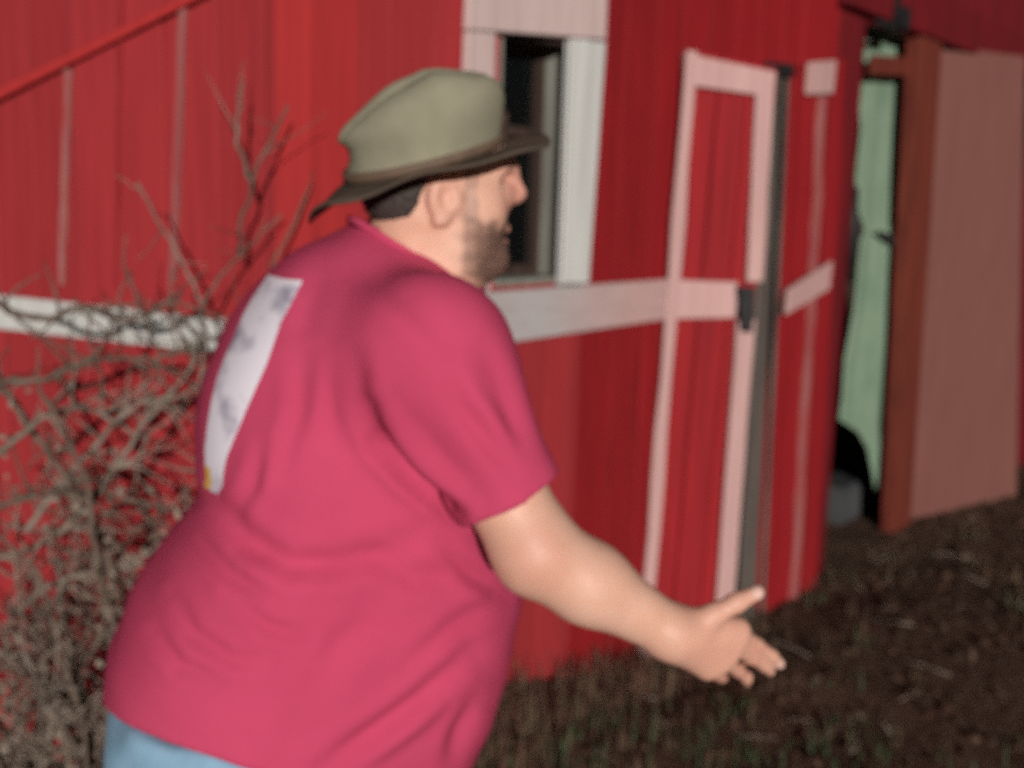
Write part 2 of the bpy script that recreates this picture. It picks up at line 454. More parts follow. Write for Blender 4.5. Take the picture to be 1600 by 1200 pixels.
# --- the doorway: post, plywood leaf, lintel edge, hanger
pxboard("post", WALL, [(1440, 40), (1474, 50), (1420, 862), (1394, 872)], -0.02, 0.05, M['brown'], barn)
pxboard("crosspiece", WALL, [(1368, 86), (1432, 90), (1430, 120), (1366, 116)], -0.03, 0.0, M['brown'], barn)
lint = board("lintel", WALL, [(open_s0 - 0.3, open_top + 0.03), (WEND - 0.3, open_top - 0.03), (WEND - 0.3, open_top + 0.17), (open_s0 - 0.3, open_top + 0.22)], 0.026, 0.07, M['red_far_dim'], barn)  # its dark red carries painted falloff of light
pb = WALL.w(post_s + 0.03, 0, -0.02)
PLY = Plane((pb.x, pb.y), R(39))
leaf = pxboard("plywood_panel", PLY, [(1474, 72), (1602, 88), (1588, 790), (1416, 842)], -0.018, 0.0, M['ply'], barn)
leaf["label"] = "bare reddish plywood panel filling the right of the doorway"
# sliding-door hanger above the opening
hg = bmesh.new()
p = WALL.sh(1372, 30)
for q in ((p[0] - 0.012, p[1] - 0.03, p[0] + 0.012, p[1] + 0.5), (p[0] - 0.2, p[1] - 0.055, p[0] + 0.1, p[1] - 0.03)):
    pp = [(q[0], q[1]), (q[2], q[1]), (q[2], q[3]), (q[0], q[3])]
    add_prism(hg, [WALL.w(s, h, 0.075) for s, h in pp], [WALL.w(s, h, 0.09) for s, h in pp])
c0 = WALL.w(p[0] + 0.03, p[1], 0.075); c1 = WALL.w(p[0] + 0.03, p[1], 0.115)
tube(hg, [c0, c1], 0.05, 14)
from_bm("track_hanger", hg, M['iron'], barn)
# --- inside of the barn
DEPTH = 4.0
GEND = 1.4
for nm, pts in (("back_wall", [WALL.w(-2, 0, -DEPTH), WALL.w(WEND + 0.2, 0, -DEPTH), WALL.w(WEND + 0.2, 0, -DEPTH - 0.1), WALL.w(-2, 0, -DEPTH - 0.1)]),
                ("end_wall", [WALL.w(WEND + 0.001, 0, 0), WALL.w(WEND + 0.1, 0, 0), WALL.w(WEND + 0.1, 0, -DEPTH + 0.002), WALL.w(WEND + 0.001, 0, -DEPTH + 0.002)])):
    bm = bmesh.new()
    add_prism(bm, [v + Vector((0, 0, -0.05)) for v in pts], [v + Vector((0, 0, TOP)) for v in pts])
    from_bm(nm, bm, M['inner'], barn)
g_end = GABLE.w(-GLEN, 0, -0.09)
bm = bmesh.new()
b0 = WALL.w(-2, 0, -DEPTH)
pts = [g_end, b0, b0 + Vector((0.1, 0.02, 0)), g_end + Vector((0.1, 0.02, 0))]
add_prism(bm, [v + Vector((0, 0, -0.05)) for v in pts], [v + Vector((0, 0, TOP)) for v in pts])
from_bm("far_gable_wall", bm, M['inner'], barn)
# inner partition behind the window and door, so little shows through
part_w = slab("partition_wall", WALL, [(0.3, -0.05, open_s0 - 0.05, 2.9)], -0.62, -0.56, M['inner'], barn)
M['dusty'] = wood("dusty_brown_board", (0.17, 0.10, 0.075), (0.09, 0.05, 0.04), vary=0.5, grain=(3, 3, 40))
for k in range(19):
    h_ = 0.02 + k * 0.15; o_ = -0.535 + rng.uniform(-.008, .008)
    board("plank", WALL, [(0.32, h_), (open_s0 - 0.07, h_ + rng.uniform(-.01, .01)), (open_s0 - 0.07, h_ + 0.135), (0.32, h_ + 0.135)], -0.559, o_, M['dusty'], part_w, 0.003)
rf = bmesh.new()
pts = [GABLE.w(0.25, 0, 0.35), WALL.w(WEND + 0.4, 0, 0.3), WALL.w(WEND + 0.4, 0, -DEPTH - 0.3), WALL.w(-2.4, 0, -DEPTH - 0.3), GABLE.w(-GLEN - 0.3, 0, 0.3)]
add_prism(rf, [v + Vector((0, 0, TOP + 0.002)) for v in pts], [v + Vector((0, 0, TOP + 0.12)) for v in pts])
from_bm("roof", rf, M['grey_wood'], barn)

# ================================================================== things in the doorway
def tarp():
    """a pale green sheet hung in the doorway, gathered at the middle, with a torn tail"""
    prof = [(50, 1345, 1436), (120, 1340, 1434), (200, 1338, 1428), (280, 1334, 1420), (330, 1337, 1411), (347, 1343, 1408), (358, 1350, 1396), (375, 1346, 1392),
            (420, 1340, 1398), (480, 1332, 1396), (560, 1322, 1392), (620, 1316, 1388), (655, 1316, 1384), (675, 1342, 1380), (700, 1357, 1379), (740, 1362, 1378), (765, 1367, 1374)]
    pl = Plane(WALL.w(3.35, 0, -0.10).to_2d(), R(46))
    n = 18
    bm = bmesh.new(); rows = []
    for r_, (y, xl, xr) in enumerate(prof):
        row = []
        for i in range(n + 1):
            t = i / n
            rag = 2.5 * math.sin(y * .045) + 2 * math.sin(y * .13 + 1)
            s, h = pl.sh(xl + rag * (1 - t) + (xr - xl - .6 * rag * math.sin(y * .02)) * t, y)
            o = 0.010 * math.sin(6 * t + 0.006 * y) + 0.003 * math.sin(19 * t + 1.0 + 0.009 * y)
            row.append(bm.verts.new(pl.w(s, h + 0.006 * math.sin(14 * t), o)))
        rows.append(row)
    for a, b in zip(rows[:-1], rows[1:]):
        for i in range(n): bm.faces.new((a[i], a[i + 1], b[i + 1], b[i]))
    o = from_bm("tarp", bm, M['tarp'], None, True)
    md = o.modifiers.new("solid", 'SOLIDIFY'); md.thickness = 0.003
    o["label"] = "pale mint green sheet hanging in the dark doorway, torn into a tail at its foot"
    o["category"] = "sheet"
    # dark strap that gathers it
    kn = bmesh.new()
    a = pl.sh(1336, 300, 0.05); b = pl.sh(1326, 440, 0.05)
    tube(kn, [pl.w(a[0], a[1] + 0.02, 0.05), pl.w(a[0] - 0.012, a[1] - 0.15, 0.06), pl.w(b[0] + 0.01, b[1], 0.055)], [0.016, 0.024, 0.017], 8)
    from_bm("strap", kn, M['iron'], o, True)
    kn = bmesh.new()
    a = pl.sh(1376, 362, 0.05); b = pl.sh(1402, 378, 0.05)
    tube(kn, [pl.w(a[0], a[1], 0.04), pl.w(b[0], b[1], 0.045), pl.w(b[0] - .008, b[1] - .05, 0.045)], [0.008, 0.028, 0.012], 8)
    from_bm("strap", kn, M['iron'], o, True)
tarp()
cb = bmesh.new()
pb_ = Vector((1.76, 5.78, 0))
bmesh.ops.create_cube(cb, size=1.0, matrix=Matrix.Translation((pb_.x, pb_.y, 0.1)) @ Matrix.Rotation(R(50), 4, 'Z') @ Matrix.Diagonal((0.36, 0.19, 0.2, 1)))
bmesh.ops.bevel(cb, geom=cb.edges[:], offset=0.008, segments=2, affect='EDGES')
blk = from_bm("concrete_block", cb, M['concrete'])
blk["label"] = "dark grey block on the ground just inside the doorway"; blk["category"] = "block"

# ================================================================== bare shrubs at the gable wall
def shrub(root, stems, label, seed, hmax):
    r = random.Random(seed)
    t = thing("bare_shrub", label, "shrub", (root[0], root[1], ground_h(*root[:2])), "leafless shrubs against the barn")
    def grow(bm, p, d, L, rad, depth):
        n = max(3, int(L / 0.05))
        pts = [p]; cur = p; dd = d.normalized()
        for i in range(n):
            dd = (dd + Vector((r.gauss(0, .13), r.gauss(0, .10), r.gauss(0, .12))) + Vector((0, 0, 0.02 if depth < 2 else -0.01))).normalized()
            nxt = cur + dd * (L / n)
            if not outside(nxt.x, nxt.y, 0.06):
                q = Vector((nxt.x, nxt.y, 0)) - GABLE.p0
                dd = (dd + GABLE.n * 0.6).normalized(); nxt = cur + dd * (L / n)
            if nxt.x > -0.44: dd.x = -abs(dd.x); nxt = cur + dd * (L / n)
            if nxt.z < 0.01: nxt.z = 0.01
            cur = nxt
            pts.append(cur)
        rads = [max(0.0022, rad * (1 - 0.7 * i / n)) for i in range(n + 1)]
        tube(bm, pts, rads, 5 if rad > 0.004 else 4)
        if depth >= 3: return
        k = {0: r.randint(4, 7), 1: r.randint(3, 4), 2: r.randint(1, 2)}[depth]
        for _ in range(k):
            i = r.randint(1 if depth else 2, n)
            td = (pts[i] - pts[i - 1]).normalized()
            side_ = Vector((r.gauss(0, 1), r.gauss(0, 0.55), r.gauss(0.1, 0.8)))
            side_ = (side_ - td * side_.dot(td)).normalized()
            grow(bm, pts[i], td * 0.75 + side_ * r.uniform(0.5, 1.1), L * r.uniform(0.3, 0.62), max(rads[i] * r.uniform(0.5, 0.75), 0.0028), depth + 1)
    for k in range(stems):
        bm = bmesh.new()
        a = r.uniform(0, 2 * math.pi)
        p = Vector((root[0] + 0.14 * math.cos(a), root[1] + 0.1 * math.sin(a), ground_h(*root[:2]) - 0.02))
        d = Vector((r.gauss(0.05, 0.42 if hmax < 1.2 else 0.16), r.gauss(0, 0.22), r.uniform(0.6, 1.0)))
        grow(bm, p, d, hmax * r.uniform(0.65, 1.1), r.uniform(0.010, 0.018), 0)
        from_bm("branch", bm, M['twig'] if k % 3 else M['twig_dark'], t, True)
    return t
def traced(t, lines, Y, r0, seed, twigs=0.5):
    """long arching stems that the photograph shows one by one"""
    r = random.Random(seed)
    for k, pts in enumerate(lines):
        P_ = [at(x_, y_, Y + 0.05 * math.sin(1.7 * i + k)) for i, (x_, y_) in enumerate(pts)]
        full = []
        for i in range(len(P_) - 1):                       # Catmull-Rom
            a, b_, c_, d_ = P_[max(i - 1, 0)], P_[i], P_[i + 1], P_[min(i + 2, len(P_) - 1)]
            for j in range(6):
                q = j / 6
                full.append(0.5 * ((2 * b_) + (c_ - a) * q + (2 * a - 5 * b_ + 4 * c_ - d_) * q * q + (3 * b_ - a - 3 * c_ + d_) * q ** 3) + Vector((r.gauss(0, .003), 0, r.gauss(0, .003))))
        full.append(P_[-1])
        bm = bmesh.new()
        n = len(full)
        tube(bm, full, [r0 * (1 - .75 * i / n) + .002 for i in range(n)], 6)
        for _ in range(int(n * twigs)):                            # side twigs
            i = r.randint(2, n - 1)
            d_ = (full[i] - full[i - 1]).normalized()
            sd = Vector((r.gauss(0, 1), r.gauss(0, .4), r.gauss(.1, .8))).normalized()
            L = r.uniform(.06, .20); p_ = full[i]; tw_ = [p_]
            dd = (d_ * .6 + sd).normalized()
            for _ in range(5):
                dd = (dd + Vector((r.gauss(0, .2), r.gauss(0, .1), r.gauss(0, .2)))).normalized(); p_ = p_ + dd * L / 5; tw_.append(p_)
            tube(bm, tw_, [min(.0042, r0 * .7) * (1 - .13 * q) for q in range(6)], 4)
        from_bm("branch", bm, M['twig'] if k % 2 else M['twig_dark'], t, True)
def dry_leaves(t, boxes, seed, mat):
    r = random.Random(seed); bm = bmesh.new()
    for (x0, y0, x1, y1, Y, n) in boxes:
        for _ in range(n):
            c_ = at(r.uniform(x0, x1), r.uniform(y0, y1), Y + r.gauss(0, .06))
            a = Vector((r.gauss(0, 1), r.gauss(0, 1), r.gauss(0, 1))).normalized(); b_ = a.orthogonal().normalized()
            L = r.uniform(.007, .016)
            bm.faces.new([bm.verts.new(c_ + v) for v in (-a * L, b_ * L * .5 + a * .1 * L, a * L, -b_ * L * .5)])
    o = from_bm("dry_leaves", bm, mat, t); o["kind"] = "stuff"
dry = plain("pale_dry_leaf", (.30, .25, .20), (.20, .15, .11), 60, .8)
t1 = shrub((-1.20, 2.48), 12, "tangled bare shrub at the far left, against the white trim board", 4, 0.84)
t2 = shrub((-0.90, 2.40), 11, "bare shrub with thin grey twigs just behind the man's back", 21, 0.78)
t3 = shrub((-0.66, 2.50), 2, "tall thin bare shrub rising to the height of the man's shoulder", 37, 0.55)
traced(t1, [[(-40, 560), (30, 640), (95, 735), (160, 850), (190, 1010), (170, 1190)], [(-60, 880), (40, 862), (130, 800), (200, 700), (290, 585), (320, 520)],
            [(-20, 470), (60, 500), (130, 480), (200, 500), (270, 470)], [(-30, 730), (60, 660), (140, 640), (230, 690)], [(60, 1190), (110, 1060), (200, 960), (250, 900)], [(-20, 1010), (60, 1050), (140, 1130), (210, 1180)], [(-20, 600), (70, 590), (150, 560), (240, 560), (310, 545)], [(40, 830), (110, 740), (200, 640), (290, 620)], [(-20, 800), (70, 770), (170, 770), (270, 800)], [(20, 960), (110, 900), (190, 890), (270, 830)]], 2.38, .0070, 3, 0.9)
traced(t2, [[(250, 1150), (180, 980), (150, 860), (130, 740), (60, 600)], [(210, 1180), (240, 1000), (300, 840), (330, 740)], [(150, 1180), (90, 1000), (60, 900), (-20, 820)]], 2.30, .0075, 9)
traced(t3, [[(330, 900), (322, 700), (318, 560), (320, 470), (375, 400), (440, 335)], [(320, 480), (275, 395), (215, 285)], [(376, 400), (392, 290), (450, 165)], [(392, 290), (372, 210), (380, 130)], [(330, 560), (400, 470), (480, 300)]], 2.50, .0030, 5, 0.25)
dry_leaves(t1, [(0, 560, 180, 1180, 2.36, 90), (60, 930, 190, 1000, 2.30, 16)], 1, dry)
dry_leaves(t2, [(120, 760, 300, 1180, 2.32, 60)], 2, dry)
print("setting", round(time.time() - T0, 1))

# ================================================================== the man
class Field:
    """signed distance grid, meshed by surface nets"""
    def __init__(self, lo, hi, h):
        self.lo = np.array(lo, float); self.h = h
        self.n = np.ceil((np.array(hi) - self.lo) / h).astype(int) + 1
        self.f = np.full(tuple(self.n), 0.5, np.float32)
        self.ax = [self.lo[i] + h * np.arange(self.n[i]) for i in range(3)]
    def box(self, lo, hi):
        a = np.clip(np.floor((np.array(lo) - self.lo) / self.h).astype(int), 0, self.n)
        b = np.clip(np.ceil((np.array(hi) - self.lo) / self.h).astype(int) + 1, 0, self.n)
        sl = tuple(slice(a[i], b[i]) for i in range(3))
        X, Y, Z = np.meshgrid(self.ax[0][sl[0]], self.ax[1][sl[1]], self.ax[2][sl[2]], indexing='ij', sparse=True)
        return sl, X, Y, Z
    def put(self, sl, d, k, sub=False):
        a = self.f[sl]
        if sub:
            d = -d
            h = np.clip(0.5 - 0.5 * (a - d) / k, 0, 1)
            self.f[sl] = a * (1 - h) + d * h + k * h * (1 - h)
        else:
            h = np.clip(0.5 + 0.5 * (d - a) / k, 0, 1)
            self.f[sl] = d * (1 - h) + a * h - k * h * (1 - h)
    def cone(self, a, b, ra, rb, k=0.02, sub=False):
        a = np.array(a, float); b = np.array(b, float)
        p = max(ra, rb) + 0.06
        sl, X, Y, Z = self.box(np.minimum(a, b) - p, np.maximum(a, b) + p)
        if min(s.stop - s.start for s in sl) <= 0: return
        ba = b - a; L2 = float(ba @ ba) + 1e-12
        t = np.clip(((X - a[0]) * ba[0] + (Y - a[1]) * ba[1] + (Z - a[2]) * ba[2]) / L2, 0, 1)
        d = np.sqrt((X - a[0] - t * ba[0]) ** 2 + (Y - a[1] - t * ba[1]) ** 2 + (Z - a[2] - t * ba[2]) ** 2) - (ra + (rb - ra) * t)
        self.put(sl, d.astype(np.float32), k, sub)
    def ell(self, c, axes, rad, k=0.02, sub=False):
        c = np.array(c, float); p = max(rad) + 0.06
        sl, X, Y, Z = self.box(c - p, c + p)
        if min(s.stop - s.start for s in sl) <= 0: return
        q0 = q1 = 0
        for ax, r_ in zip(axes, rad):
            v = (X - c[0]) * ax[0] + (Y - c[1]) * ax[1] + (Z - c[2]) * ax[2]
            q0 = q0 + (v / r_) ** 2; q1 = q1 + (v / r_ ** 2) ** 2
        k0 = np.sqrt(q0); k1 = np.sqrt(q1) + 1e-9
        self.put(sl, (k0 * (k0 - 1) / k1).astype(np.float32), k, sub)
    def loft(self, rows, Fv, Rv, k=0.03, shrink=0.0, ex=2.3):
        """rows: (height, centre xy, half depth along Fv, half width along Rv)"""
        rows = sorted(rows, key=lambda q: q[0])
        H = np.array([q[0] for q in rows])
        zz = self.ax[2]
        def curve(v):
            v = np.array(v); y = np.interp(zz, H, v)
            w = int(0.02 / self.h); ker = np.hanning(2 * w + 3); ker /= ker.sum()
            return np.convolve(np.pad(y, w + 1, mode='edge'), ker, 'valid')
        cx = curve([q[1][0] for q in rows]); cy = curve([q[1][1] for q in rows])
        a = np.maximum(curve([q[2] for q in rows]) - shrink, 0.01); b = np.maximum(curve([q[3] for q in rows]) - shrink, 0.01)
        X = self.ax[0][:, None, None]; Y = self.ax[1][None, :, None]
        u = np.abs((X - cx) * Fv[0] + (Y - cy) * Fv[1]) / a
        v = np.abs((X - cx) * Rv[0] + (Y - cy) * Rv[1]) / b
        d = ((u ** ex + v ** ex) ** (1 / ex) - 1) * np.minimum(a, b)
        d = np.maximum(d, np.maximum(zz - (H[-1] - shrink), (H[0] + shrink) - zz))
        sl = (slice(None),) * 3
        self.put(sl, d.astype(np.float32), k)
    def clip(self, p, n):
        """cut away the side the normal points to"""
        X, Y, Z = np.meshgrid(*self.ax, indexing='ij', sparse=True)
        d = (X - p[0]) * n[0] + (Y - p[1]) * n[1] + (Z - p[2]) * n[2]
        self.f = np.maximum(self.f, d.astype(np.float32))
    def mesh(self):
        f = self.f
        f[[0, -1]] = 0.5; f[:, [0, -1]] = 0.5; f[:, :, [0, -1]] = 0.5
        s = f < 0
        c = np.zeros(tuple(self.n - 1), np.int8)
        for i in (0, 1):
            for j in (0, 1):
                for l in (0, 1):
                    c += s[i:self.n[0] - 1 + i, j:self.n[1] - 1 + j, l:self.n[2] - 1 + l]
        act = (c > 0) & (c < 8)
        I, J, K = np.nonzero(act)
        vid = np.full(c.shape, -1, np.int32); vid[I, J, K] = np.arange(len(I))
        P = np.zeros((len(I), 3)); cnt = np.zeros(len(I))
        cor = [(i, j, l) for i in (0, 1) for j in (0, 1) for l in (0, 1)]
        val = {q: f[I + q[0], J + q[1], K + q[2]] for q in cor}
        for q in cor:
            for ax in range(3):
                if q[ax]: continue
                q2 = list(q); q2[ax] = 1; q2 = tuple(q2)
                a, b = val[q], val[q2]
                m_ = (a < 0) != (b < 0)
                t = np.where(m_, a / np.where(m_, a - b, 1), 0)
                for d in range(3):
                    P[:, d] += np.where(m_, q[d] + (t if d == ax else 0), 0)
                cnt += m_
        P /= cnt[:, None]
        P = self.lo + (P + np.stack([I, J, K], 1)) * self.h
        faces = []
        for ax in range(3):
            a = np.take(s, range(self.n[ax] - 1), ax); b = np.take(s, range(1, self.n[ax]), ax)
            E = np.stack(np.nonzero(a != b), 1)
            o1, o2 = [(1, 2), (2, 0), (0, 1)][ax]
            E = E[(E[:, o1] > 0) & (E[:, o2] > 0) & (E[:, o1] < self.n[o1] - 1) & (E[:, o2] < self.n[o2] - 1)]
            ins = s[tuple(E.T)]
            def v(d1, d2):
                q = E.copy(); q[:, o1] -= d1; q[:, o2] -= d2
                return vid[tuple(q.T)]
            Q = np.stack([v(1, 1), v(0, 1), v(0, 0), v(1, 0)], 1)
            Q[~ins] = Q[~ins][:, ::-1]
            faces.append(Q)
        return P, np.concatenate(faces)
def np_mesh(name, P, Q):
    me = bpy.data.meshes.new(name)
    me.vertices.add(len(P)); me.vertices.foreach_set("co", P.astype(np.float32).ravel())
    me.loops.add(Q.size); me.loops.foreach_set("vertex_index", Q.astype(np.int32).ravel())
    me.polygons.add(len(Q)); me.polygons.foreach_set("loop_start", np.arange(0, Q.size, 4, dtype=np.int32))
    me.update(calc_edges=True); me.validate()
    me.polygons.foreach_set("use_smooth", np.ones(len(Q), bool))
    return me
def normals_of(P, Q):
    n = np.cross(P[Q[:, 2]] - P[Q[:, 0]], P[Q[:, 3]] - P[Q[:, 1]])
    N = np.zeros_like(P)
    for i in range(4): np.add.at(N, Q[:, i], n)
    return N / (np.linalg.norm(N, axis=1, keepdims=True) + 1e-12)
def relax(P, Q, it=2, lam=0.5):
    for _ in range(it):
        S = np.zeros_like(P); c = np.zeros(len(P))
        for i in range(4):
            for j in (1, 3):
                np.add.at(S, Q[:, i], P[Q[:, (i + j) % 4]]); np.add.at(c, Q[:, i], 1)
        P = P + lam * (S / c[:, None] - P)
    return P
def sstep(a, b, x):
    t = np.clip((x - a) / (b - a), 0, 1); return t * t * (3 - 2 * t)

PSI, PSIH = R(20), R(10)
YC = 1.68
FB = np.array([math.cos(PSI), math.sin(PSI), 0]); RB = np.array([math.sin(PSI), -math.cos(PSI), 0])
UP = np.array([0, 0, 1.0])
def W(px, py, Y): return np.array(at(px, py, Y))
def row(py, xl, xr, b):
    A, B = W(xl, py, YC), W(xr, py, YC)
    w = (B[0] - A[0]) / 2
    a = math.sqrt(max(w * w - (b * math.sin(PSI)) ** 2, 0.0004)) / math.cos(PSI)
    c = (A + B) / 2
    return (c[2], (c[0], c[1]), a, b)
TORSO = [row(*q) for q in [(352, 556, 650, .06), (372, 500, 680, .085), (400, 452, 705, .125), (450, 400, 738, .185), (520, 351, 762, .228), (600, 321, 775, .246), (650, 308, 782, .25),
    (700, 313, 788, .248), (770, 322, 796, .245), (820, 285, 802, .25), (880, 241, 806, .262), (930, 214, 808, .27), (1000, 191, 796, .275), (1060, 183, 780, .275), (1100, 181, 768, .27), (1200, 181, 726, .262), (1290, 190, 700, .25)]]
SHO, ELB, WRI = W(672, 560, 1.47), W(838, 862, 1.41), W(1052, 990, 1.43)
SLV = W(797, 782, 1.425)
tc_ = TORSO[4]
L_SHO = np.array([tc_[1][0], tc_[1][1], tc_[0] - 0.01]) - RB * 0.20 + FB * 0.03
L_ELB = L_SHO + np.array([0, 0, -0.29]) - RB * 0.07 + FB * 0.02
L_WRI = L_ELB + np.array([0, 0, -0.10]) + FB * 0.20 - RB * 0.02
L_SLV = L_SHO * 0.3 + L_ELB * 0.7

person = thing("person", "man in a pink-red T-shirt, jeans and khaki brimmed hat, reaching out his right hand", "person", (float(TORSO[9][1][0]), YC, 0))

# ---- skin: head, neck, arms and hands in one surface
FH = np.array([math.cos(PSIH), math.sin(PSIH), 0]); RH = np.array([math.sin(PSIH), -math.cos(PSIH), 0])
H0 = W(690, 288, 1.66)
def hd(u, v, w): return H0 + FH * u + RH * v + UP * w
HAX = (FH, RH, UP)
B = Field((-0.50, 1.30, 0.78), (0.42, 2.16, 1.86), 0.0036)
B.loft(TORSO[:14], FB, RB, 0.03, shrink=0.03)
B.cone(hd(-.028, 0, -.05), W(628, 470, 1.685), .066, .088, .03)                      # neck
B.ell(hd(-.008, 0, .035), HAX, (.100, .077, .112), .03)                              # skull
B.ell(hd(.036, 0, -.035), HAX, (.060, .064, .085), .03)                              # face
B.ell(hd(.028, 0, -.088), HAX, (.060, .060, .042), .03)                              # jaw
B.ell(hd(.020, 0, -.125), HAX, (.058, .054, .032), .035)                             # soft chin
B.cone(hd(.079, -.010, -.107), hd(.079, .010, -.107), .021, .021, .02)               # chin
for s in (-1, 1):
    B.ell(hd(.050, s * .038, -.040), HAX, (.036, .028, .036), .025)                  # cheek
    B.cone(hd(.090, 0, .030), hd(.078, s * .040, .028), .016, .014, .02)            # brow
    B.ell(hd(.096, s * .030, .006), HAX, (.014, .019, .010), .012, sub=True)         # eye socket
    B.cone(hd(.098, s * .010, -.018), hd(.107, s * .009, -.016), .0085, .0085, .008)   # nostril wing
    B.cone(hd(.095, 0, -.062), hd(.085, s * .021, -.067), .0075, .005, .006)         # upper lip
    B.cone(hd(.091, 0, -.083), hd(.082, s * .019, -.077), .0085, .005, .006)         # lower lip
    B.ell(hd(-.006, s * .074, -.020), (FH * .97 - RH * s * .24, RH * s * .97 + FH * .24, UP), (.023, .010, .031), .010)   # ear
    B.ell(hd(-.001, s * .086, -.018), HAX, (.012, .011, .019), .006, sub=True)
    B.cone(hd(.014, s * .072, -.030), hd(.015, s * .072, -.018), .007, .006, .006)
    B.cone(hd(-.012, s * .074, -.052), hd(-.004, s * .073, -.050), .008, .008, .008)
B.cone(hd(.096, 0, .026), hd(.1175, 0, -.009), .0105, .0095, .018)                     # nose
for s in (-1, 1): B.ell(hd(.082, s * .018, -.014), HAX, (.022, .018, .022), .014)
B.cone(hd(.094, 0, -.016), hd(.107, 0, -.015), .011, .009, .010)
B.cone(hd(.092, -.016, -.0715), hd(.092, .016, -.0715), .0062, .0062, .004, sub=True)  # mouth line
def mix(a, b, t): return a + (b - a) * t
def arm(S, E, Wr, rs=1.0):
    B.cone(S, E, .066, .053, .03)
    B.cone(E, mix(E, Wr, .38), .054, .050, .03)
    B.cone(mix(E, Wr, .38), Wr, .050, .033, .03)
arm(SHO, ELB, WRI); arm(L_SHO, L_ELB, L_WRI)
# hand, in a frame along the forearm so that the left one mirrors the right
e1 = (WRI - ELB) / np.linalg.norm(WRI - ELB)
e2 = np.array([0, 0, 1.0]); e2 = e2 - e1 * (e2 @ e1); e2 /= np.linalg.norm(e2)
e3 = np.cross(e1, e2)
FING = [([(1150, 986, 1.462), (1182, 1007, 1.496), (1205, 1024, 1.516), (1218, 1037, 1.528)], .0106),
        ([(1144, 1009, 1.458), (1174, 1027, 1.500), (1194, 1039, 1.524), (1203, 1048, 1.539)], .0108),
        ([(1128, 1031, 1.452), (1152, 1047, 1.494), (1166, 1058, 1.516), (1167, 1065, 1.531)], .0102),
        ([(1104, 1044, 1.448), (1122, 1054, 1.486), (1128, 1058, 1.510), (1122, 1060, 1.524)], .0090)]
THUMB = [(1078, 985, 1.435), (1112, 962, 1.432), (1150, 942, 1.436), (1183, 926, 1.442)]
loc = lambda q: np.array([(W(*q) - WRI) @ e for e in (e1, e2, e3)])
FL = [([loc(q) for q in ch], r_) for ch, r_ in FING]; TL = [loc(q) for q in THUMB]
def hand(o, a1, a2, a3):
    G = lambda q: o + a1 * q[0] + a2 * q[1] + a3 * q[2]
    for ch, r_ in FL:
        B.cone(o + a1 * -.005, G(ch[0]), .026, .0165, .022)
    for ch, r_ in FL:
        for i in range(3):
            B.cone(G(ch[i]), G(ch[i + 1]), r_ * (1 - .07 * i), r_ * (1 - .07 * (i + 1)), .006)
    B.cone(o, G(TL[0]), .026, .022, .02)
    B.cone(G(TL[0]), G(FL[0][0][0]), .020, .014, .02)
    for i, (ra, rb) in enumerate(((.021, .0155), (.0145, .0125), (.0122, .0102))):
        B.cone(G(TL[i]), G(TL[i + 1]), ra, rb, .010)
    return G
G = hand(WRI, e1, e2, e3)
l1 = (L_WRI - L_ELB) / np.linalg.norm(L_WRI - L_ELB)
l2 = np.array([0, 0, 1.0]); l2 = l2 - l1 * (l2 @ l1); l2 /= np.linalg.norm(l2)
hand(L_WRI, l1, l2, -np.cross(l1, l2))
P, Q = B.mesh(); P = relax(P, Q, 1, .4)
me = np_mesh("body", P, Q)
# where the beard grows and where the skin is redder: the man's own colouring
q = P - H0; u = q @ FH; v = q @ RH; w = q @ UP
edge = 0.004 * np.sin(u * 260) + 0.004 * np.sin(v * 230 + w * 190)
beard = sstep(.012, -.014, w + edge - (-.052 + .028 * np.clip((.055 - u) / .03, 0, 1))) * sstep(.008, .045, u + edge) * sstep(-.140, -.120, w + .35 * np.clip(u - .03, 0, .06))
side_b = sstep(.018, .026, u + edge) * sstep(.046, .036, u + edge) * sstep(.03, .02, w) * sstep(-.075, -.06, w) * sstep(.045, .055, np.abs(v))
lips = sstep(.007, .003, np.abs(w + .0705) - .006) * sstep(.024, .018, np.abs(v)) * sstep(.082, .088, u)
beard = np.clip(np.maximum((.80 + .20 * sstep(.040, .078, u - .25 * np.clip(w + .06, -.05, 0))) * beard, .45 * side_b) * (1 - lips), 0, 1)
ruddy = np.clip(sstep(.06, .11, u) * sstep(-.06, -.03, w) + .45 * sstep(.066, .078, np.abs(v)) * sstep(.05, .03, np.abs(u)) * sstep(-.06, -.05, w) + lips, 0, 1) * (np.linalg.norm(q, axis=1) < .19)
dth = np.linalg.norm(P - G(TL[3]), axis=1)
mouth = sstep(.0062, .0035, np.abs(w + .0715)) * sstep(.021, .016, np.abs(v)) * sstep(.078, .082, u) * sstep(.0965, .093, u)
kn = np.min([np.linalg.norm(P - G(f[0][i]), axis=1) for f in FL for i in (0, 1)], axis=0)
ruddy = np.clip(ruddy + .4 * sstep(-.03, .06, (P - WRI) @ e1) * (np.linalg.norm(P - WRI, axis=1) < .22) + .4 * sstep(.020, .008, kn) + .55 * sstep(.055, .02, np.linalg.norm(P - (ELB - np.array([0, .05, -.01])), axis=1)), 0, 1)
nail = np.max([sstep(r_ * 1.25, r_ * .9, np.linalg.norm(P - (G(tip_) + e2 * up_ - np.array([0, r_ * .5, 0])), axis=1)) for tip_, r_, up_ in [(TL[3], .0102, .004)] + [(f[0][3], .009, .003) for f in FL[:1]]], axis=0)
for nm, val in (("beard", beard), ("ruddy", ruddy), ("mouth", mouth), ("nail", nail)):
    at_ = me.attributes.new(nm, 'FLOAT', 'POINT'); at_.data.foreach_set("value", val.astype(np.float32))
ms, nt, b = mat_base("skin", 0.5, 0.36)
def attr(nt, nm):
    a = nt.nodes.new("ShaderNodeAttribute"); a.attribute_name = nm; return a.outputs["Fac"]
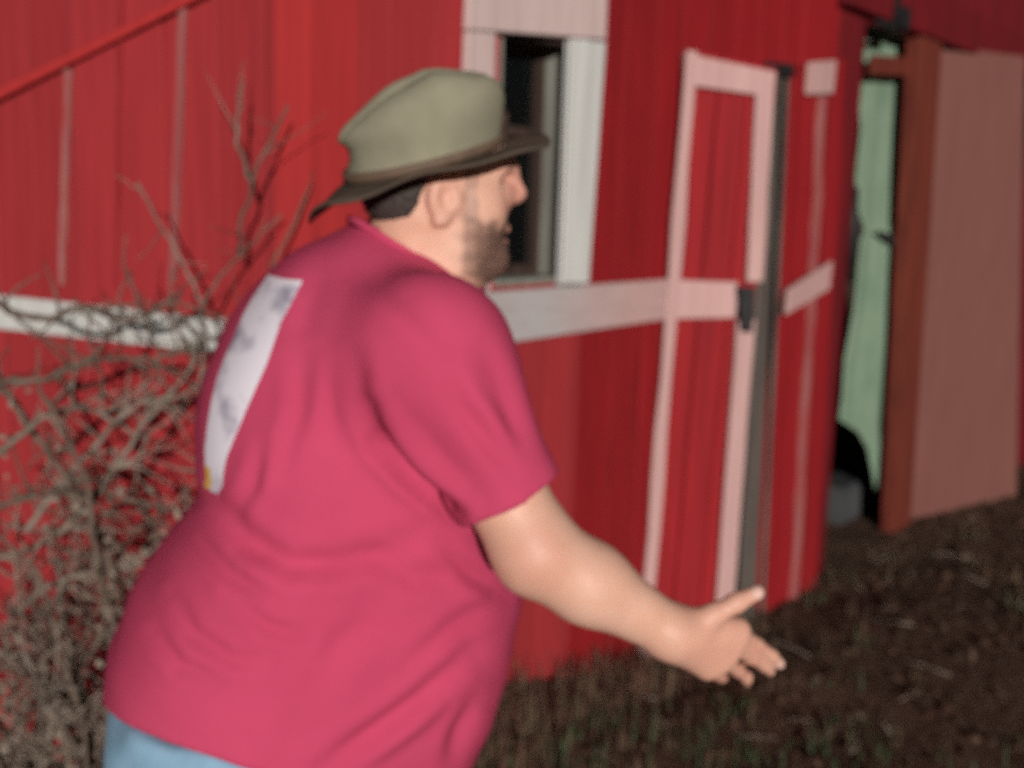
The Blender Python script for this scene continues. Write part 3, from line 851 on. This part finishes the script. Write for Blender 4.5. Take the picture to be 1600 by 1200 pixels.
pn = noise(nt, 14, 6, coords(nt)); fn = noise(nt, 420, 3, coords(nt), .7)
c = mixc(nt, ramp(nt, pn, [(.3, (0, 0, 0)), (.7, (1, 1, 1))]), (.59, .315, .225), (.67, .395, .295))
c = mixc(nt, mathn(nt, 'MULTIPLY', attr(nt, "ruddy"), .6), c, (.57, .235, .18))
stub = mathn(nt, 'MULTIPLY', attr(nt, "beard"), ramp(nt, fn, [(.36, (.55,) * 3), (.6, (1, 1, 1))]))
c = mixc(nt, stub, c, (.042, .026, .024))
c = mixc(nt, attr(nt, "mouth"), c, (.035, .008, .008))
c = mixc(nt, mathn(nt, 'MULTIPLY', attr(nt, "nail"), .7), c, (.70, .48, .42))
nt.links.new(c, b.inputs["Base Color"])
b.inputs["Subsurface Weight"].default_value = 0.12
b.inputs["Subsurface Radius"].default_value = (.012, .005, .003)
b.inputs["Subsurface Scale"].default_value = 0.5
bump(nt, b, fn, .12, .002)
body = mesh_obj("body", me, ms, person)
# eyes
ew = plain("eye_white", (.6, .56, .52), (.66, .62, .58), 20, .2, .5, bmp=0)
ei = plain("dark_iris", (.02, .012, .008), (.03, .02, .012), 20, .15, .5, bmp=0)
for s in (-1, 1):
    bm = bmesh.new()
    bmesh.ops.create_uvsphere(bm, u_segments=16, v_segments=10, radius=.0125, matrix=Matrix.Translation(hd(.0725, s * .029, .006)))
    e = from_bm("eye", bm, ew, body, True)
    bm = bmesh.new()
    c0, c1 = hd(.0835, s * .0292, .006), hd(.0855, s * .0292, .006)
    tube(bm, [c0, c1], .0052, 12)
    from_bm("iris", bm, ei, e, True)
# hair below the hat
HF = Field(H0 - .19, H0 + .19, 0.0035)
HF.ell(hd(-.012, 0, .030), HAX, (.106, .083, .112), .01)
HF.ell(hd(-.052, 0, -.022), HAX, (.062, .070, .046), .02)
cp = hd(-.030, 0, 0); n_ = FH * .93 - UP * .37
HF.clip(cp, n_); HF.clip(hd(-.05, 0, -.052), -UP * .93 - FH * -.36)
hp_, hq = HF.mesh(); hn = normals_of(hp_, hq)
wob = np.sin(hp_[:, 2] * 420 + 3 * np.sin(hp_[:, 0] * 300)) * .0012 + np.sin(hp_[:, 0] * 500 + hp_[:, 2] * 900) * .001
mesh_obj("hair", np_mesh("hair", hp_ + hn * wob[:, None], hq), plain("dark_hair", (.022, .016, .014), (.075, .058, .052), 160, .75, .3, bmp=.6), person)
print("body", round(time.time() - T0, 1))

# ---- shirt
S = Field((-0.62, 1.26, 0.60), (0.30, 2.16, 1.70), 0.006)
S.loft(TORSO, FB, RB, .03)
S.cone(SHO, SLV, .100, .071, .055)
S.cone(mix(SHO, SLV, .95), mix(SLV, ELB, .22), .070, .066, .02)
S.cone(np.array([tc_[1][0], tc_[1][1], tc_[0]]) + RB * .1, SHO, .10, .095, .07)
S.cone(L_SHO, L_SLV, .095, .078, .055)
sl_dir = (ELB - SHO) / np.linalg.norm(ELB - SHO)
# sleeve hem: the plane through the hem's two ends in the picture
h1, h2 = W(719, 816, 1.42), W(867, 744, 1.42)
hem_n = np.cross(h2 - h1, np.array([0.18, 1.0, 0.1])); hem_n /= np.linalg.norm(hem_n)
if hem_n @ sl_dir < 0: hem_n = -hem_n
X, Y, Z = np.meshgrid(*S.ax, indexing='ij', sparse=True)
dpl = (X - h1[0]) * hem_n[0] + (Y - h1[1]) * hem_n[1] + (Z - h1[2]) * hem_n[2]
ba = ELB - SHO; tt = np.clip(((X - SHO[0]) * ba[0] + (Y - SHO[1]) * ba[1] + (Z - SHO[2]) * ba[2]) / (ba @ ba), 0, 1.2)
darm = np.sqrt((X - SHO[0] - tt * ba[0]) ** 2 + (Y - SHO[1] - tt * ba[1]) ** 2 + (Z - SHO[2] - tt * ba[2]) ** 2)
near_arm = darm < .092
tors = Field((-0.62, 1.26, 0.60), (0.30, 2.16, 1.70), 0.006); tors.loft(TORSO, FB, RB, .03)
S.f = np.where(near_arm & (tors.f > .004) & (dpl > -.02), np.maximum(S.f, dpl), S.f).astype(np.float32)
del tors
# bottom hem
p1, p2, p3 = W(181, 1090, 1.68), W(430, 1212, 1.42), W(735, 1275, 1.60)
n_ = np.cross(p2 - p1, p3 - p1); n_ /= np.linalg.norm(n_)
if n_[2] > 0: n_ = -n_
S.clip(p1, n_)
P, Q = S.mesh(); P = relax(P, Q, 2, .5)
N = normals_of(P, Q)
# folds: hollows and ridges along lines where the cloth is drawn
FOLDS = [  # polyline in the photograph, half width px, depth m
    ([(590, 690), (640, 740), (715, 806)], 14, .016), ([(575, 640), (600, 700), (660, 770)], 16, .008), ([(610, 650), (680, 740), (730, 790)], 14, -.006),
    ([(330, 775), (380, 850), (450, 885), (540, 880), (640, 850)], 20, .011), ([(300, 830), (360, 900), (430, 940)], 13, .006), ([(320, 800), (400, 880), (470, 905)], 16, -.005),
    ([(270, 930), (300, 990), (360, 1030), (420, 1035)], 13, .006), ([(240, 990), (280, 1040), (340, 1060)], 12, .005), ([(360, 930), (420, 980), (480, 995)], 12, .005),
    ([(735, 1015), (660, 1090), (560, 1160), (500, 1200)], 15, .009), ([(700, 1080), (620, 1150), (560, 1195)], 14, -.005), ([(745, 1090), (715, 1150), (700, 1195)], 12, .007),
    ([(600, 960), (540, 1000), (500, 1050)], 20, .005), ([(790, 930), (700, 985), (640, 1040)], 14, .005),
    ([(470, 560), (465, 640), (440, 740)], 14, .005), ([(505, 560), (500, 640), (490, 700)], 12, -.003), ([(555, 560), (560, 620), (590, 690)], 16, .006),
    ([(760, 540), (790, 620), (815, 700)], 15, .005), ([(700, 610), (770, 700), (800, 745)], 15, .005), ([(720, 560), (740, 620), (790, 690)], 14, -.004),
    ([(410, 700), (395, 760), (370, 800)], 12, .006), ([(560, 420), (640, 470), (700, 540)], 20, .004), ([(500, 420), (480, 480), (470, 540)], 18, .003),
    ([(560, 860), (640, 900), (740, 900)], 18, .005), ([(690, 850), (740, 900), (790, 930)], 13, .007)]
x, y = proj(P)
facing = sstep(0.0, .35, -(N @ np.array(FWD)))
disp = np.zeros(len(P))
for pts, wd, dep in FOLDS:
    pts = np.array(pts, float); best = np.full(len(P), 1e9); tbest = np.zeros(len(P))
    ln = np.concatenate([[0], np.cumsum(np.linalg.norm(np.diff(pts, axis=0), axis=1))])
    for i in range(len(pts) - 1):
        a, bb = pts[i], pts[i + 1]; d = bb - a
        t = np.clip(((x - a[0]) * d[0] + (y - a[1]) * d[1]) / (d @ d), 0, 1)
        dd = np.hypot(x - a[0] - t * d[0], y - a[1] - t * d[1])
        mm = dd < best; best = np.where(mm, dd, best); tbest = np.where(mm, (ln[i] + t * (ln[i + 1] - ln[i])) / ln[-1], tbest)
    env = np.sin(np.clip(tbest, .04, .96) * math.pi) ** .6
    disp -= dep * env * (np.exp(-(best / wd) ** 2) - .45 * np.exp(-((best - 1.9 * wd) / wd) ** 2))
P = P + N * (disp * facing)[:, None]
g = (np.sin(P[:, 2] * 37 + 4 * np.sin(P[:, 0] * 11)) * np.sin(P[:, 0] * 29 + P[:, 1] * 23)) * .0022
P = P + N * g[:, None]
ms_shirt = cloth("pink_red_cotton", (.53, .063, .135), (.45, .050, .110), patch=5)
me = np_mesh("t_shirt", P, Q)
shirt = mesh_obj("t_shirt", me, ms_shirt, person)
# neck rib
cc = W(652, 404, 1.68); A_ = np.array([.094, .034, -.050]); B_ = RB * .088
bm = bmesh.new()
ring = [cc + A_ * math.cos(t) + B_ * math.sin(t) + UP * .006 * math.cos(2 * t) for t in np.linspace(0, 2 * math.pi, 49)]
tube(bm, ring, .006, 8, False)
from_bm("collar", bm, ms_shirt, shirt, True)
# print across the back: from the near edge seen in the photograph round to the far side
bvh = BVHTree.FromPolygons([Vector(p) for p in P], Q.tolist())
edge_px = [(474, 440), (455, 478), (440, 505), (432, 530), (418, 570), (400, 610), (385, 645), (370, 680), (356, 715), (351, 740), (350, 758), (342, 772)]
bm = bmesh.new(); rows = []; ends = []; starts = []
for (ex_, ey_) in edge_px:
    hit = bvh.ray_cast(CAM, ray(ex_, ey_).normalized())
    if hit[0] is None: continue
    h0_ = np.array(hit[0]); rw = []
    def on_back(v_):
        return bvh.ray_cast(Vector(h0_ - RB * v_ - FB * .6), Vector(FB))
    end = .25
    for i in range(250):
        hh = on_back(.001 * i)
        if hh[0] is None: end = .001 * i; break
        qx, qy = proj(np.array([hh[0]]))
        if qx[0] < np.interp(qy[0], [423, 480, 530, 560, 590, 620, 660, 690, 720, 745, 765], [426, 389, 362, 350, 341, 335, 329, 325, 323, 322, 324]): end = .001 * i; break
    ends.append(min(end, .14)); starts.append(h0_)
ends = np.convolve(np.pad(ends, 2, mode='edge'), np.ones(5) / 5, 'valid')
for h0_, end in zip(starts, ends):
    rw = []
    for i in range(15):
        hh = bvh.ray_cast(Vector(h0_ - RB * (end * i / 14) - FB * .6), Vector(FB))
        if hh[0] is None: continue
        rw.append(bm.verts.new(hh[0] + hh[1] * .0022))
    rows.append(rw)
for a, bb in zip(rows[:-1], rows[1:]):
    for i in range(min(len(a), len(bb)) - 1): bm.faces.new((a[i], a[i + 1], bb[i + 1], bb[i]))
mp_, nt, b = mat_base("faded_back_print", .8, .2)
pn = noise(nt, 10, 4, coords(nt, (1.0, 1.0, 1.2)), .5)
c = mixc(nt, ramp(nt, pn, [(.52, (0, 0, 0)), (.65, (.8,) * 3)]), (.70, .65, .72), (.13, .11, .18))
nt.links.new(c, b.inputs["Base Color"])
bp = from_bm("back_print", bm, mp_, shirt, True)
bp.data.materials.append(plain("print_yellow", (.62, .36, .06), (.70, .45, .12), 20, .8))
for pg in bp.data.polygons:
    px_, py_ = proj(np.array([pg.center]))
    if py_[0] > 730 and px_[0] < 329: pg.material_index = 1
print("shirt", round(time.time() - T0, 1))

# ---- jeans and boots
J = Field((-0.66, 1.22, -0.02), (0.16, 2.16, 1.00), 0.008)
hips = [row(*q) for q in [(1062, 205, 740, .235), (1100, 186, 730, .25), (1200, 180, 705, .252), (1300, 186, 690, .25), (1380, 210, 668, .235), (1440, 240, 640, .20)]]
J.loft(hips, FB, RB, .03)
hc = np.array([hips[3][1][0], hips[3][1][1], 0])
kn = [hc + RB * s * .125 for s in (1, -1)]
feet = []
for s, base in zip((1, -1), kn):
    top = base + UP * .72; knee = base + UP * .46 + FB * (.05 if s > 0 else .12) + RB * s * .01; ank = base + UP * .09 + FB * (-.03 if s > 0 else .10) + RB * s * .02
    J.cone(top, knee, .115, .085, .05); J.cone(knee, ank, .085, .072, .04); J.cone(ank, ank - UP * .03, .074, .076, .02)
    feet.append(ank)
jp, jq = J.mesh(); jp = relax(jp, jq, 2, .5); jn = normals_of(jp, jq)
wr = (np.sin(jp[:, 2] * 70 + 5 * np.sin(jp[:, 0] * 17)) * .002 + np.sin(jp[:, 0] * 60 + jp[:, 2] * 45) * .0018)
mj = cloth("washed_blue_denim", (.24, .39, .52), (.19, .33, .46), patch=30, weave=700)
jeans = mesh_obj("jeans", np_mesh("jeans", jp + jn * wr[:, None], jq), mj, person)
mbt = plain("brown_boot_leather", (.05, .03, .02), (.09, .055, .035), 25, .6, .3)
for a in feet:
    K = Field(a - .26, a + .30, 0.007)
    gz = -a[2]
    K.cone(a + UP * (.05 + gz), a + UP * .06, .05, .056, .03)
    K.cone(a + UP * (.045 + gz) - FB * .03, a + UP * (.045 + gz) + FB * .16, .047, .042, .03)
    K.clip(a + UP * (gz + .0), -UP)
    kp, kq = K.mesh()
    mesh_obj("boot", np_mesh("boot", kp, kq), mbt, person)

# ---- hat
ht = R(16)
HFv = FH * math.cos(ht) + UP * math.sin(ht); HU = -FH * math.sin(ht) + UP * math.cos(ht); HR = RH
hr_ = R(8)
HR, HU = HR * math.cos(hr_) - HU * math.sin(hr_), HU * math.cos(hr_) + HR * math.sin(hr_)
HC = W(662, 250, 1.66)
def hp3(u_, v_, w_): return Vector(HC + HFv * u_ + HR * v_ + HU * w_)
NS = 72
RA, RBb = .116, .094
prof = [(-.004, 1.0), (.015, 1.008), (.03, 1.016), (.045, 1.025), (.058, 1.025), (.07, 1.01), (.08, .985), (.09, .945), (.1, .88), (.109, .79), (.116, .68), (.121, .55), (.124, .4), (.125, .2)]
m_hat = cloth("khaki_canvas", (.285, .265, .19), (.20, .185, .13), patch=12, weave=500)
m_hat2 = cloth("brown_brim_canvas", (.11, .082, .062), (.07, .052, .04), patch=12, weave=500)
bm = bmesh.new(); rings = []
def crown_pt(t, w_, sc):
    cu, cv = math.cos(t) * RA * sc, math.sin(t) * RBb * sc
    lean = .27 * w_
    top = min(1, max(0, (w_ - .05) / .07))
    u_, v_ = cu + lean * (1 if True else 0), cv
    dent = .034 * top * math.exp(-((v_ - .004) / .026) ** 2) * (1.0 - .35 * math.cos(t) * sc)
    pinch = .012 * top * max(0, math.cos(t)) * math.exp(-((abs(v_) - .045) / .022) ** 2)
    back = (.008 * math.exp(-((w_ - .035) / .016) ** 2) - .016 * math.exp(-((w_ - .078) / .022) ** 2)) * max(0, -math.cos(t)) ** 2
    drop = .018 * top * max(0, -math.cos(t)) * sc
    wob = .0015 * math.sin(5 * t + 60 * w_)
    return hp3(u_ + back, v_ * (1 - pinch * 4), w_ - dent - pinch - drop + wob)
for (w_, sc) in prof:
    rings.append([bm.verts.new(crown_pt(2 * math.pi * k / NS, w_, sc)) for k in range(NS)])
for a, bb in zip(rings[:-1], rings[1:]):
    for k in range(NS):
        j = (k + 1) % NS; bm.faces.new((a[k], a[j], bb[j], bb[k]))
cv_ = bm.verts.new(crown_pt(0, .125, 0.0))
for k in range(NS): bm.faces.new((rings[-1][k], rings[-1][(k + 1) % NS], cv_))
hat = from_bm("hat", bm, m_hat, person, True)
bm = bmesh.new(); rr = []
def brim_pt(t, f_, lift=0.0):
    c_, s_ = math.cos(t), math.sin(t)
    ln = .067 + .002 * math.sin(3 * t) + .006 * max(0, c_) * max(0, s_)
    r_u, r_v = (RA + ln * f_) * c_, (RBb + ln * f_ * .95) * s_
    back = max(0, -c_) ** 1.5; front = max(0, c_)
    h = f_ ** 1.3 * (.030 * max(0, -c_) * max(0, s_) + -.042 * back - .010 * front + .010 * abs(s_) ** 1.5 + .006 * math.cos(4 * t + .6) + .006 * math.sin(3 * t) + .003 * math.sin(7 * t + 2))
    return hp3(r_u, r_v, h + lift - .004)
for f_ in (0, .2, .4, .6, .8, 1.0): rr.append([bm.verts.new(brim_pt(2 * math.pi * k / NS, f_)) for k in range(NS)])
rr.append([bm.verts.new(brim_pt(2 * math.pi * k / NS, 1.02, -.0025)) for k in range(NS)])
for f_ in (1.0, .8, .6, .4, .2, 0): rr.append([bm.verts.new(brim_pt(2 * math.pi * k / NS, f_, -.005)) for k in range(NS)])
for a, bb in zip(rr[:-1], rr[1:]):
    for k in range(NS):
        j = (k + 1) % NS; bm.faces.new((a[k], a[j], bb[j], bb[k]))
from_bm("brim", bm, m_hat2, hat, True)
bm = bmesh.new(); rr = []
for (w_, off) in ((-.003, .0), (-.003, .003), (.012, .004), (.012, .0)):
    rr.append([])
    for k in range(NS):
        t = 2 * math.pi * k / NS; sc = 1.012
        rr[-1].append(bm.verts.new(hp3(math.cos(t) * (RA * sc + off) + .27 * w_, math.sin(t) * (RBb * sc + off), w_)))
for a, bb in zip(rr[:-1], rr[1:]):
    for k in range(NS):
        j = (k + 1) % NS; bm.faces.new((a[k], a[j], bb[j], bb[k]))
from_bm("hat_band", bm, plain("brown_leather_band", (.10, .066, .045), (.14, .09, .06), 40, .6, .3), hat, True)
print("man", round(time.time() - T0, 1))

# ================================================================== litter, grass, weeds
def scatter_mesh(name, quads, mats, label, cat):
    V, Fc, MI = [], [], []
    for pts, mi in quads:
        b0 = len(V); V.extend(pts)
        Fc.append(tuple(range(b0, b0 + len(pts)))); MI.append(mi)
    me = bpy.data.meshes.new(name); me.from_pydata([tuple(p) for p in V], [], Fc)
    for m_ in mats: me.materials.append(m_)
    me.polygons.foreach_set("material_index", MI)
    o = mesh_obj(name, me, None); o["kind"] = "stuff"; o["label"] = label; o["category"] = cat
    return o
leafm = [plain("dead_leaf_brown", (.07, .036, .022), (.11, .06, .038), 40, .8), plain("dead_leaf_tan", (.075, .045, .03), (.11, .066, .045), 40, .8), plain("dead_leaf_dark", (.04, .024, .016), (.065, .04, .027), 40, .8)]
qs = []
for _ in range(9000):
    X_, Y_ = rng.uniform(-2.2, 5.2), rng.uniform(2.0, 7.6)
    if not outside(X_, Y_, .03): continue
    z_ = ground_h(X_, Y_) + rng.uniform(.004, .02)
    a = rng.uniform(0, 6.28); L = rng.uniform(.010, .030); w_ = L * rng.uniform(.4, .7)
    d = Vector((math.cos(a), math.sin(a), rng.gauss(0, .3))).normalized(); s_ = Vector((-math.sin(a), math.cos(a), rng.gauss(0, .45))).normalized()
    c_ = Vector((X_, Y_, z_))
    mi = rng.choice((0, 0, 0, 2, 2, 1) if rng.random() < .6 else (0, 2))
    qs.append(([c_ - d * L, c_ - d * .2 * L + s_ * w_, c_ + d * L + Vector((0, 0, .01)), c_ - d * .2 * L - s_ * w_], mi))
scatter_mesh("leaf_litter", qs, leafm, "dead brown leaves scattered over the dark soil", "leaf litter")
grm = [plain("dull_green_grass", (.035, .06, .026), (.055, .08, .035), 10, .7), plain("dry_grass", (.085, .056, .034), (.13, .09, .055), 10, .8), plain("reddish_dead_weed", (.075, .032, .022), (.11, .05, .034), 10, .8)]
qs = []
def blade(X_, Y_, H, mi):
    a = rng.uniform(0, 6.28); d = Vector((math.cos(a), math.sin(a), 0)); s_ = Vector((-d.y, d.x, 0)) * rng.uniform(.0015, .003)
    p0 = Vector((X_, Y_, ground_h(X_, Y_) - .01)); be = rng.uniform(.2, .9)
    p1 = p0 + Vector((0, 0, H * .6)) + d * H * .2 * be; p2 = p0 + Vector((0, 0, H * (1 - .35 * be))) + d * H * .7 * be
    qs.append(([p0 - s_, p0 + s_, p1 + s_ * .8, p1 - s_ * .8], mi)); qs.append(([p1 - s_ * .8, p1 + s_ * .8, p2], mi))
tufts = [(rng.uniform(-.2, 3.6), rng.uniform(2.6, 5.6)) for _ in range(150)] + [(rng.uniform(-.1, 1.3), rng.uniform(2.7, 3.5)) for _ in range(70)]
for k in range(110):                                     # along the foot of the wall
    s_ = rng.uniform(.3, 2.2); p_ = WALL.w(s_, 0, abs(rng.gauss(.06, .07)) + .05); tufts.append((p_.x, p_.y))
for ti_, (X_, Y_) in enumerate(tufts):
    wall_ = ti_ >= len(tufts) - 110
    if not outside(X_, Y_, .05): continue
    g_ = rng.random() < (.8 if 150 <= ti_ < 220 else .4)
    for _ in range(rng.randint(5, 12)):
        blade(X_ + rng.gauss(0, .045), Y_ + rng.gauss(0, .045), rng.uniform(.05, .21) if wall_ else rng.uniform(.04, .13), rng.choice((2, 2, 1)) if wall_ else (0 if g_ and rng.random() < .8 else 1))
scatter_mesh("grass", qs, grm, "thin tufts of dry and green grass on the dark soil", "grass")
bm = bmesh.new()
for _ in range(140):
    X_, Y_ = rng.uniform(-1.6, 4.4), rng.uniform(2.2, 6.5)
    if not outside(X_, Y_, .1): continue
    a = rng.uniform(0, 3.14); L = rng.uniform(.05, .22)
    p0 = Vector((X_, Y_, ground_h(X_, Y_) + .012)); d = Vector((math.cos(a), math.sin(a), rng.uniform(-.02, .12)))
    tube(bm, [p0, p0 + d * L * .5 + Vector((rng.gauss(0, .01), rng.gauss(0, .01), .004)), p0 + d * L], [rng.uniform(.002, .005), .003, .0015], 4)
tw = from_bm("fallen_twigs", bm, M['twig'], None, True)
tw["kind"] = "stuff"; tw["label"] = "broken grey twigs lying on the dark soil"; tw["category"] = "twigs"
print("done", round(time.time() - T0, 1), "s; tris", sum(len(o.data.polygons) for o in scene.objects if o.type == 'MESH') * 2)
